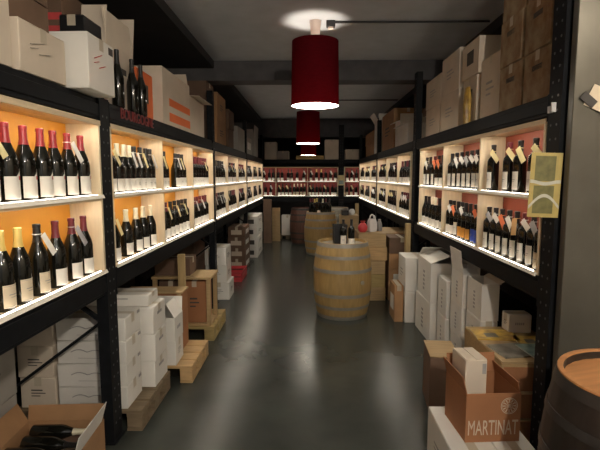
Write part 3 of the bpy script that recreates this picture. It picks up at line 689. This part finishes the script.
carton('dark carton behind the small open one, right rack', 1.66, 2.1, 6.0, 6.9, TZ, 2.62, 'dark_card', 0)
carton('tall brown carton beyond small open one, right rack', 1.34, 1.8, 7.45, 8.6, TZ, 2.72, 'brown_card', 0, (('-x', 'lines', 'ink'),))
carton('small white carton between tall brown and open ones', 1.36, 1.7, 7.05, 7.4, TZ, 2.48, 'white_card', 0, (), [('-x', 200, .1), ('-y', 100, .1)])
carton('cream open carton with white peaked flaps, far right rack', 1.34, 1.7, 9.02, 9.6, TZ, 2.68, 'white_card', 0, (), [('-x', 120, .2), ('-y', 60, .2), ('+x', 70, .2)])
stack(2, ['dark brown carton at far right rack end, lower one', 'dark brown carton at far right rack end, upper one'], 1.36, 1.75, 9.8, 11.2, TZ, .26, 'brown_card', 'brown cartons at the far end of the right rack')

# ---- right, on the floor
stack(2, ['large white carton with grey side, lower of two, right floor', 'large open white carton with grey side, upper of two'], 1.19, 1.62, 4.44, 5.0, 0, .40, 'white_card', 'large white cartons on the right floor', (('-x', 'vword', 'grey_ink'), ('-y', 'lines', 'grey_ink')), last=[('-x', 20, .2), ('+x', 110, .2), ('+y', 30, .2)])
carton('slim white carton behind large ones by the plank, lower', 1.08, 1.42, 5.08, 5.48, 0, .36, 'white_card', 0, (('-x', 'lines', 'grey_ink'),), group='slim white cartons by the plank')
carton('slim white carton behind large ones by the plank, upper', 1.08, 1.42, 5.08, 5.48, .3605, .74, 'white_card', 0, (('-x', 'lines', 'grey_ink'),), group='slim white cartons by the plank')
carton('small brown carton on floor before slim white ones', .97, 1.07, 5.1, 5.42, 0, .42, 'brown_card', 0, (('-x', 'label', 'white_card'),))
g = 'white six-bottle cartons on the right floor'
stack(2, ['white carton in the low pair left of tall stacks, lower', 'white carton in the low pair left of tall stacks, upper'], 1.25, 1.40, 4.12, 4.38, 0, .35, 'white_card', g, (('-x', 'vword', 'grey_ink'),))
stack(3, ['white carton in flapped tall stack, lowest', 'white carton in flapped tall stack, middle one', 'open white carton with tall raised flap, right floor'], 1.28, 1.42, 3.77, 4.08, 0, .278, 'white_card', g, (('-x', 'vword', 'grey_ink'),), last=[('-x', 98, .2), ('-y', 20, .1), ('+x', 90, .08)])
stack(3, ['white carton in open-topped stack behind crate, lowest', 'white carton in open-topped stack behind crate, middle one', 'open-topped white carton behind the magazine crate'], 1.3, 1.43, 3.40, 3.72, 0, .28, 'white_card', g, (('-x', 'vword', 'grey_ink'),), last=[('+x', 150, .1), ('-y', 165, .05)])
t = carton('brown carton with pale top standing alone on right floor', .86, 1.06, 3.08, 3.40, 0, .40, 'dark_card', -6, tape=False)
part('lid', B().box(-.102, .102, -.162, .162, .4003, .408, .002), 'crate_wood', t, 'pale wood-coloured lid')
t = wine_crate('large pine crate covered with magazines, right floor', 1.16, 1.62, 2.68, 3.34, 0, .54, 'crate_wood', nb=3)
b = B()
for i in range(3): b.box(-.22, .22, -.336, -.3303, .02+i*.17, .17+i*.17, .002)
part('front_panel', b, 'rust_card', t, 'dark reddish end boards')
def magazine(label, x, y, z, rz, m, w=.21, h=.28, th=.008, tilt=0):
    t = thing('magazine', label, 'magazine', (x, y, z), R(rz), 'magazines on the pine crate')
    part('pages', B().box(-w/2+.002, w/2-.002, -h/2+.002, h/2-.002, .0008, th-.001), 'page', t)
    b = B(); b.box(-w/2, w/2, -h/2, h/2, th-.001, th); b.box(-w/2, w/2, -h/2, h/2, 0, .0008); b.box(-w/2-.001, -w/2, -h/2, h/2, 0, th)
    cv = part('cover', b, m, t)
    if m == 'mag_blue':
        part('picture', B().lathe([(th+.0002, 0), (th+.0002, .06), (th+.0007, .06), (th+.0007, 0)], 18, Matrix.Diagonal((.9, .6, 1, 1))), 'mag_grey', cv)
    else:
        part('picture', B().box(-w*.3, w*.1, -h*.05, h*.25, th, th+.0005), 'mag_grey', cv)
magazine('yellow magazine on crate, beside the small white box', 1.30, 3.15, .5402, 86, 'mag_yellow')
magazine('second yellow magazine on crate, nearest the wall', 1.51, 3.03, .5402, 84, 'mag_yellow', .18, .22)
magazine('grey magazine at the aisle edge of the crate', 1.30, 2.86, .5402, 100, 'mag_grey', .22, .24)
magazine('teal magazine with oval picture, front of the crate', 1.47, 2.83, .5485, 95, 'mag_blue', .24, .22)
carton('small white box at the back of the magazine crate', 1.42, 1.58, 3.20, 3.32, .5402, .67, 'white_card', 0, (('-y', 'word', 'grey_ink'), ('-x', 'lines', 'ink')))
for i, (xa, xb) in enumerate(((.70, .925), (.93, 1.12))):
    carton(['white carton under printed brown box, aisle side', 'white carton under printed brown box, wall side'][i], xa, xb, 2.10, 2.58, 0, .31, 'white_card', 0, (('-x', 'lines', 'grey_ink'),), group='white cartons under the printed brown box')
t = carton('open brown carton printed in white capitals, front right', .78, 1.06, 2.22, 2.50, .3108, .565, 'rust_card', 4, (), [('-x', 105, .09), ('+x', 75, .06), ('+y', 100, .1)])
F = face_mtx('-y', .28, .28, .254)
b = B().mesh_in(text_mesh('MARTINAT', .112, .0008, .47), F @ Matrix.Translation((.0, -.055, .001)))
part('lettering', b, 'white_print', t, 'pale capital lettering')
b = B(); C = F @ Matrix.Translation((.08, .062, .0006))
for ro, ri in ((.043, .040), (.036, .0345), (.018, .0165)): b.lathe([(0, ri), (0, ro), (.0008, ro), (.0008, ri), (0, ri)], 28, C)
for k in range(12):
    a = k*PI/6; b.box(.021, .033, -.0022, .0022, 0, .0008, 0, C @ Matrix.Rotation(a, 4, 'Z'))
for k in range(3): b.box(-.011, .011, -.008+k*.006, -.005+k*.006, 0, .0008, 0, C)
part('round_emblem', b, 'white_print', t, 'pale round emblem')
carton('tall white carton standing inside the printed brown box', .80, .915, 2.30, 2.47, .3172, .71, 'cream_card', 6, (('-y', 'corner', 'grey_ink'),), tape=False)
# crates behind the barrel
stack_l = ['lowest', 'second from bottom', 'middle one', 'second from top', 'topmost']
for i in range(5):
    dx = random.uniform(-.012, .012)
    wine_crate(f'pale pine wine crate stacked behind the front barrel, {stack_l[i]}', .66+dx, 1.02+dx, 6.0, 6.5, i*.1805, i*.1805+.18, ['crate_wood', 'pallet_olive', 'crate_wood', 'pallet_light', 'crate_wood'][i], 'pine crates stacked behind the front barrel', nb=1)
for i in range(4):
    carton(f'brown carton with white label right of pine crates, {pos4[i]}', 1.06, 1.40, 6.02, 6.42, i*.2106, i*.2106+.21, ['brown_card', 'brown_card', 'brown_card', 'dark_card'][i], 0, (('-y', 'label', 'white_card'),) if i in (0, 1) else (), group='brown cartons right of the pine crates')  # topmost carton gets darker card, its shadow put into the colour
wine_crate('pale long crate behind the brown cartons, under right shelf', 1.06, 1.5, 6.55, 7.3, 0, .84, 'crate_wood', nb=4)
t = thing('carrier_bag', 'white carrier bag with handles on the pine crates', 'bag', (.855, 6.22, .9025))
b = B(); b.lathe([(0, 0), (0, .07), (.05, .085), (.15, .08), (.2, .062), (.2, .058), (.06, .078), (.006, .06)], 12, Matrix.Diagonal((.8, .9, 1, 1)), rfun=lambda i: 1 + .1*((i*7) % 3 - 1)); part('body', b, 'white_plastic', t)
t.scale.z = .85
b = B()
for s in (-1, 1): b.tube([(s*.04, -.03, .19), (s*.03, -.02, .25), (s*-.01, .01, .27), (s*-.03, .03, .2)], .007, 6)
part('handle', b, 'white_plastic', t)
t = thing('carrier_bag', 'grey crumpled bag beside the white one on crates', 'bag', (.965, 6.28, .9025))
b = B(); b.lathe([(0, 0), (0, .045), (.05, .055), (.1, .05), (.15, .02), (.16, .03), (.165, 0)], 10, Matrix.Diagonal((.8, 1.1, 1, 1)), rfun=lambda i: 1 + .12*((i*5) % 3 - 1)); part('body', b, 'grey_plastic', t)
t = thing('red_pouch', 'small round red pouch on the pine crates', 'pouch', (.72, 6.13, .9025))
b = B(); b.lathe([(0, 0), (0, .035), (.03, .06), (.08, .062), (.12, .035), (.13, .022), (.15, .035), (.148, 0)], 14, rfun=lambda i: 1 + .05*(i % 2)); part('body', b, 'red_plastic', t)
o = part('wooden_plank', B().box(-.03, .03, -.045, .045, 0, 1.06, .003), 'plank_wood', None); o.location = (1.245, 5.78, 0)
tag(o, 'pale upright plank standing before the wide right post', 'plank')
o = part('wooden_plank', B().box(-.035, .035, -.03, .03, 0, 1.08, .003), 'plank_wood', None); o.location = (1.0, 9.6, 0)
tag(o, 'pale upright plank farther back near the second barrel', 'plank')
for i in range(3):
    wine_crate(f'tan wooden crate stacked right of the second barrel, {["lowest", "middle one", "topmost"][i]}', .60, .95, 8.75, 9.15, i*.3, i*.3+.299, 'crate_wood', 'tan crates right of the second barrel', nb=2)
t = thing('glass_globe', 'small pale round jar on the far tan crates', 'jar', (.83, 8.9, .8995))
part('body', B().lathe([(0, 0), (0, .04), (.03, .06), (.08, .06), (.11, .04), (.115, .042), (.12, 0)], 14), 'white_plastic', t)
carton('low black carton on the far tan crates', .63, .76, 8.8, 9.1, .8995, .99, 'black_plastic', 0, tape=False)

# ------------------------------------------------------------------ barrels
def barrel(label, x, y, H, rb, rh, wood, head, hoopm, group=None, rz=0):
    t = thing('wine_barrel', label, 'barrel', (x, y, 0), rz, group)
    nst = 26; seg = nst*3
    def rr(z): s = (z/H - .5)*2; return rb - (rb-rh)*abs(s)**2.1
    prof = [(z*H/18, rr(z*H/18)) for z in range(19)]
    prof = [(0, rr(0) - .03)] + prof + [(H, rr(H)-.022), (H-.035, rr(H)-.024)]
    part('staves', B().lathe(prof, seg, rfun=lambda i: .993 if i % 3 == 0 else 1.0), wood, t)
    part('head', B().lathe([(H-.045, 0), (H-.045, rr(H)-.02), (H-.03, rr(H)-.02), (H-.03, 0)], 40), head, t)
    for z0, w in ((.0, .045), (.14, .038), (.30, .042), (.62, .042), (.80, .038), (.947, .05)):
        a, c = z0*H + .001, z0*H + w*H/.9
        c = min(c, H-.002)
        part('hoop', B().lathe([(a, rr(a)+.0005), (a, rr(a)+.004), (c, rr(c)+.004), (c, rr(c)+.0005)], 52), hoopm, t)
        
    part('rivet', B().cyl((0, -rr(.64*H)-.002, .64*H), (0, -rr(.64*H)-.009, .64*H), .008, 8), hoopm, t)
    part('bung', B().cyl((rb*.6, -rb*.8, H/2), (rb*.62, -rb*.83, H/2), .024, 12), head, t)
    return t
barrel('pale oak barrel in the aisle holding a black cooler and bottles', .40, 5.42, .885, .345, .292, 'barrel', 'head_oak', 'hoop', 'oak barrels in the aisle')
barrel('pale oak barrel farther back in the aisle crowded with bottles', .25, 9.75, .90, .35, .295, 'barrel', 'head_oak', 'hoop', 'oak barrels in the aisle')
barrel('dark red-brown barrel standing behind left of second barrel', -.14, 11.2, .88, .33, .28, 'barrel_red', 'barrel_red', 'hoop_dark')
barrel('grey weathered barrel standing behind right of second barrel', .62, 10.75, .92, .34, .29, 'barrel_grey', 'head_oak', 'hoop')
t = barrel('dark glossy barrel with orange-brown head, front right corner', 1.31, 1.72, .87, .365, .31, 'barrel_dark', 'head_orange', 'hoop_dark', None, .3)
def brl(H, rb, rh, z): s = (z/H-.5)*2; return rb - (rb-rh)*abs(s)**2.1
b = B(); zc = .72; rc = brl(.87, .365, .31, zc) + .004
b.lathe([(zc-.035, brl(.87, .365, .31, zc-.035)+.0062), (zc+.035, brl(.87, .365, .31, zc+.035)+.0062), (zc+.035, brl(.87, .365, .31, zc+.035)+.0052), (zc-.035, brl(.87, .365, .31, zc-.035)+.0052)], 6, None, R(-148), R(-136))
part('paper_label', b, 'grey_plastic', t, 'small grey label on the side')
part('rim', B().lathe([(.8705, .289), (.8705, .312), (.877, .31), (.877, .291), (.8705, .289)], 48), 'head_orange', t, 'worn orange-brown rim')
HZ = .885 - .0298
t = thing('wine_cooler', 'square black cooler standing on the front oak barrel', 'cooler', (.36, 5.33, HZ), R(5))
b = B(); b.box(-.075, .075, -.07, .07, 0, .004); b.box(-.075, -.07, -.07, .07, .004, .23, .001); b.box(.07, .075, -.07, .07, .004, .23, .001); b.box(-.07, .07, -.07, -.065, .004, .23, .001); b.box(-.07, .07, .065, .07, .004, .23, .001)
part('body', b, 'black_plastic', t)
b = B(); b.box(-.079, .079, -.074, -.07, .215, .235, .001); b.box(-.079, .079, .07, .074, .215, .235, .001); b.box(-.079, -.075, -.074, .074, .215, .235, .001); b.box(.075, .079, -.074, .074, .215, .235, .001)
part('rim', b, 'black_plastic', t)
for i, (x, y, lb) in enumerate(((.39, 5.2, 'tall'), (.485, 5.225, 'tall'))):
    t = thing('wine_bottle', ['dark bottle with white label in front of black cooler', 'dark bottle right of black cooler on front barrel'][i], 'bottle', (x, y, HZ), 0, 'bottles on the front oak barrel')
    put('bottle_body', BM['bor', 'glass'], t); put('capsule', BM['bor', 'cap_black'], t)
    put('label', BM['bor', ['tall', 'white'][i]], t)
o = part('price_card', B().box(-.022, .022, -.001, .001, 0, .03, 0, Matrix.Rotation(R(-20), 4, 'X')), 'tag_white', None); o.location = (.44, 5.19, HZ+.0003); tag(o, 'tiny white card standing on the front barrel', 'card')
HZ2 = .90 - .0298
caps = ['wine', 'gold', 'black', 'cream', 'wine', 'black', 'gold', 'black', 'wine']
pos = [(.03, 9.72), (.12, 9.62), (.2, 9.75), (.29, 9.62), (.36, 9.8), (.43, 9.68), (.17, 9.9), (.29, 9.93), (.08, 9.84)]
sides = ['leftmost', 'second from left at the front', 'middle left', 'middle front', 'middle right', 'rightmost', 'rear left', 'rear middle', 'rear leftmost']
for i, (x, y) in enumerate(pos):
    t = thing('wine_bottle', f'{caps[i] if caps[i] != "wine" else "burgundy"}-capped dark bottle on the second barrel, {sides[i]}', 'bottle', (x, y, HZ2), 0, 'bottles crowding the second barrel')
    put('bottle_body', BM['bur' if i % 2 else 'bor', 'glass'], t); put('capsule', BM['bur' if i % 2 else 'bor', 'cap_'+caps[i]], t)
t = thing('candle_jar', 'small pale pot at the front edge of second barrel', 'pot', (.2, 9.52, HZ2))
part('body', B().lathe([(0, 0), (0, .025), (.05, .03), (.07, .024), (.07, 0)], 12), 'canopy', t)

# ------------------------------------------------------------------ hanging notice at the near right post
t = thing('notice_sleeve', 'yellowed notice with two olive pictures hanging at right post', 'notice', (1.222, 2.425, 1.435), 0)
t.rotation_euler = (0, R(1.5), R(-4))
sh = part('sheet', B().box(-.078, .078, -.001, .001, 0, .335), 'notice', t)
part('picture', B().box(-.056, .046, -.002, -.001, .188, .318), 'notice_pic', sh)
part('picture', B().box(-.056, .046, -.002, -.001, .02, .165), 'notice_pic', sh)
for vf in (lambda k: .172 + .006*math.cos(k*.7), lambda k: .045 + .06*math.sin(min(1, k/9.3)*PI)):
    b = B()
    for k in range(38):
        s0 = -.076 + k*.004; v = vf(k/4); b.box(s0, s0+.0041, -.0032, -.002, v, v+.017)
    part('glare_band', b, 'notice_glare', sh)  # white glare on the sleeve, modelled as pale strips

# ------------------------------------------------------------------ unseen bulbs added to brighten near faces and the right wall
for lab, loc, m in (('added unseen bulb near the ceiling that brightens the right wall', (2.2, .4, 2.98), 'wall_fill_bulb'),
                    ('added unseen bulb behind the camera that lights the near faces', (.9, -.9, 2.75), 'front_fill_bulb')):
    t = thing('added_bulb', lab, 'lamp', loc)
    part('lamp_holder', B().cyl((0, 0, .09), (0, 0, 3.199-loc[2]), .035, 14), 'canopy', t)
    part('bulb', B().lathe([(-.06, 0), (-.055, .03), (-.02, .06), (.02, .062), (.06, .045), (.09, .025), (.09, 0)], 18), m, t)

t = thing('shelf_notice', 'small yellow-green notice on the dark post at the far end', 'notice', (.865, 12.438, 1.40))
sh = part('sheet', B().box(-.085, .085, -.002, 0, 0, .27), 'tag_yellow', t)
part('picture', B().box(-.06, .06, -.003, -.002, .03, .13), 'mag_blue', sh)

# ------------------------------------------------------------------ camera, world, view
w = bpy.data.worlds.new('World'); SC.world = w; w.use_nodes = True
w.node_tree.nodes['Background'].inputs[0].default_value = (.01, .01, .012, 1)
cam = bpy.data.cameras.new('Camera'); cam.lens = 36*460/600; cam.sensor_width = 36
co = bpy.data.objects.new('Camera', cam); COL.objects.link(co)
co.location = (0, 0, 1.65); co.rotation_euler = (PI/2 - math.atan(49/460), 0, math.atan(9/460))
cam.clip_start = .05
SC.camera = co
vs = SC.view_settings
vs.view_transform = 'Standard'; vs.look = 'None'; vs.gamma = 1; vs.use_curve_mapping = False; vs.exposure = 0
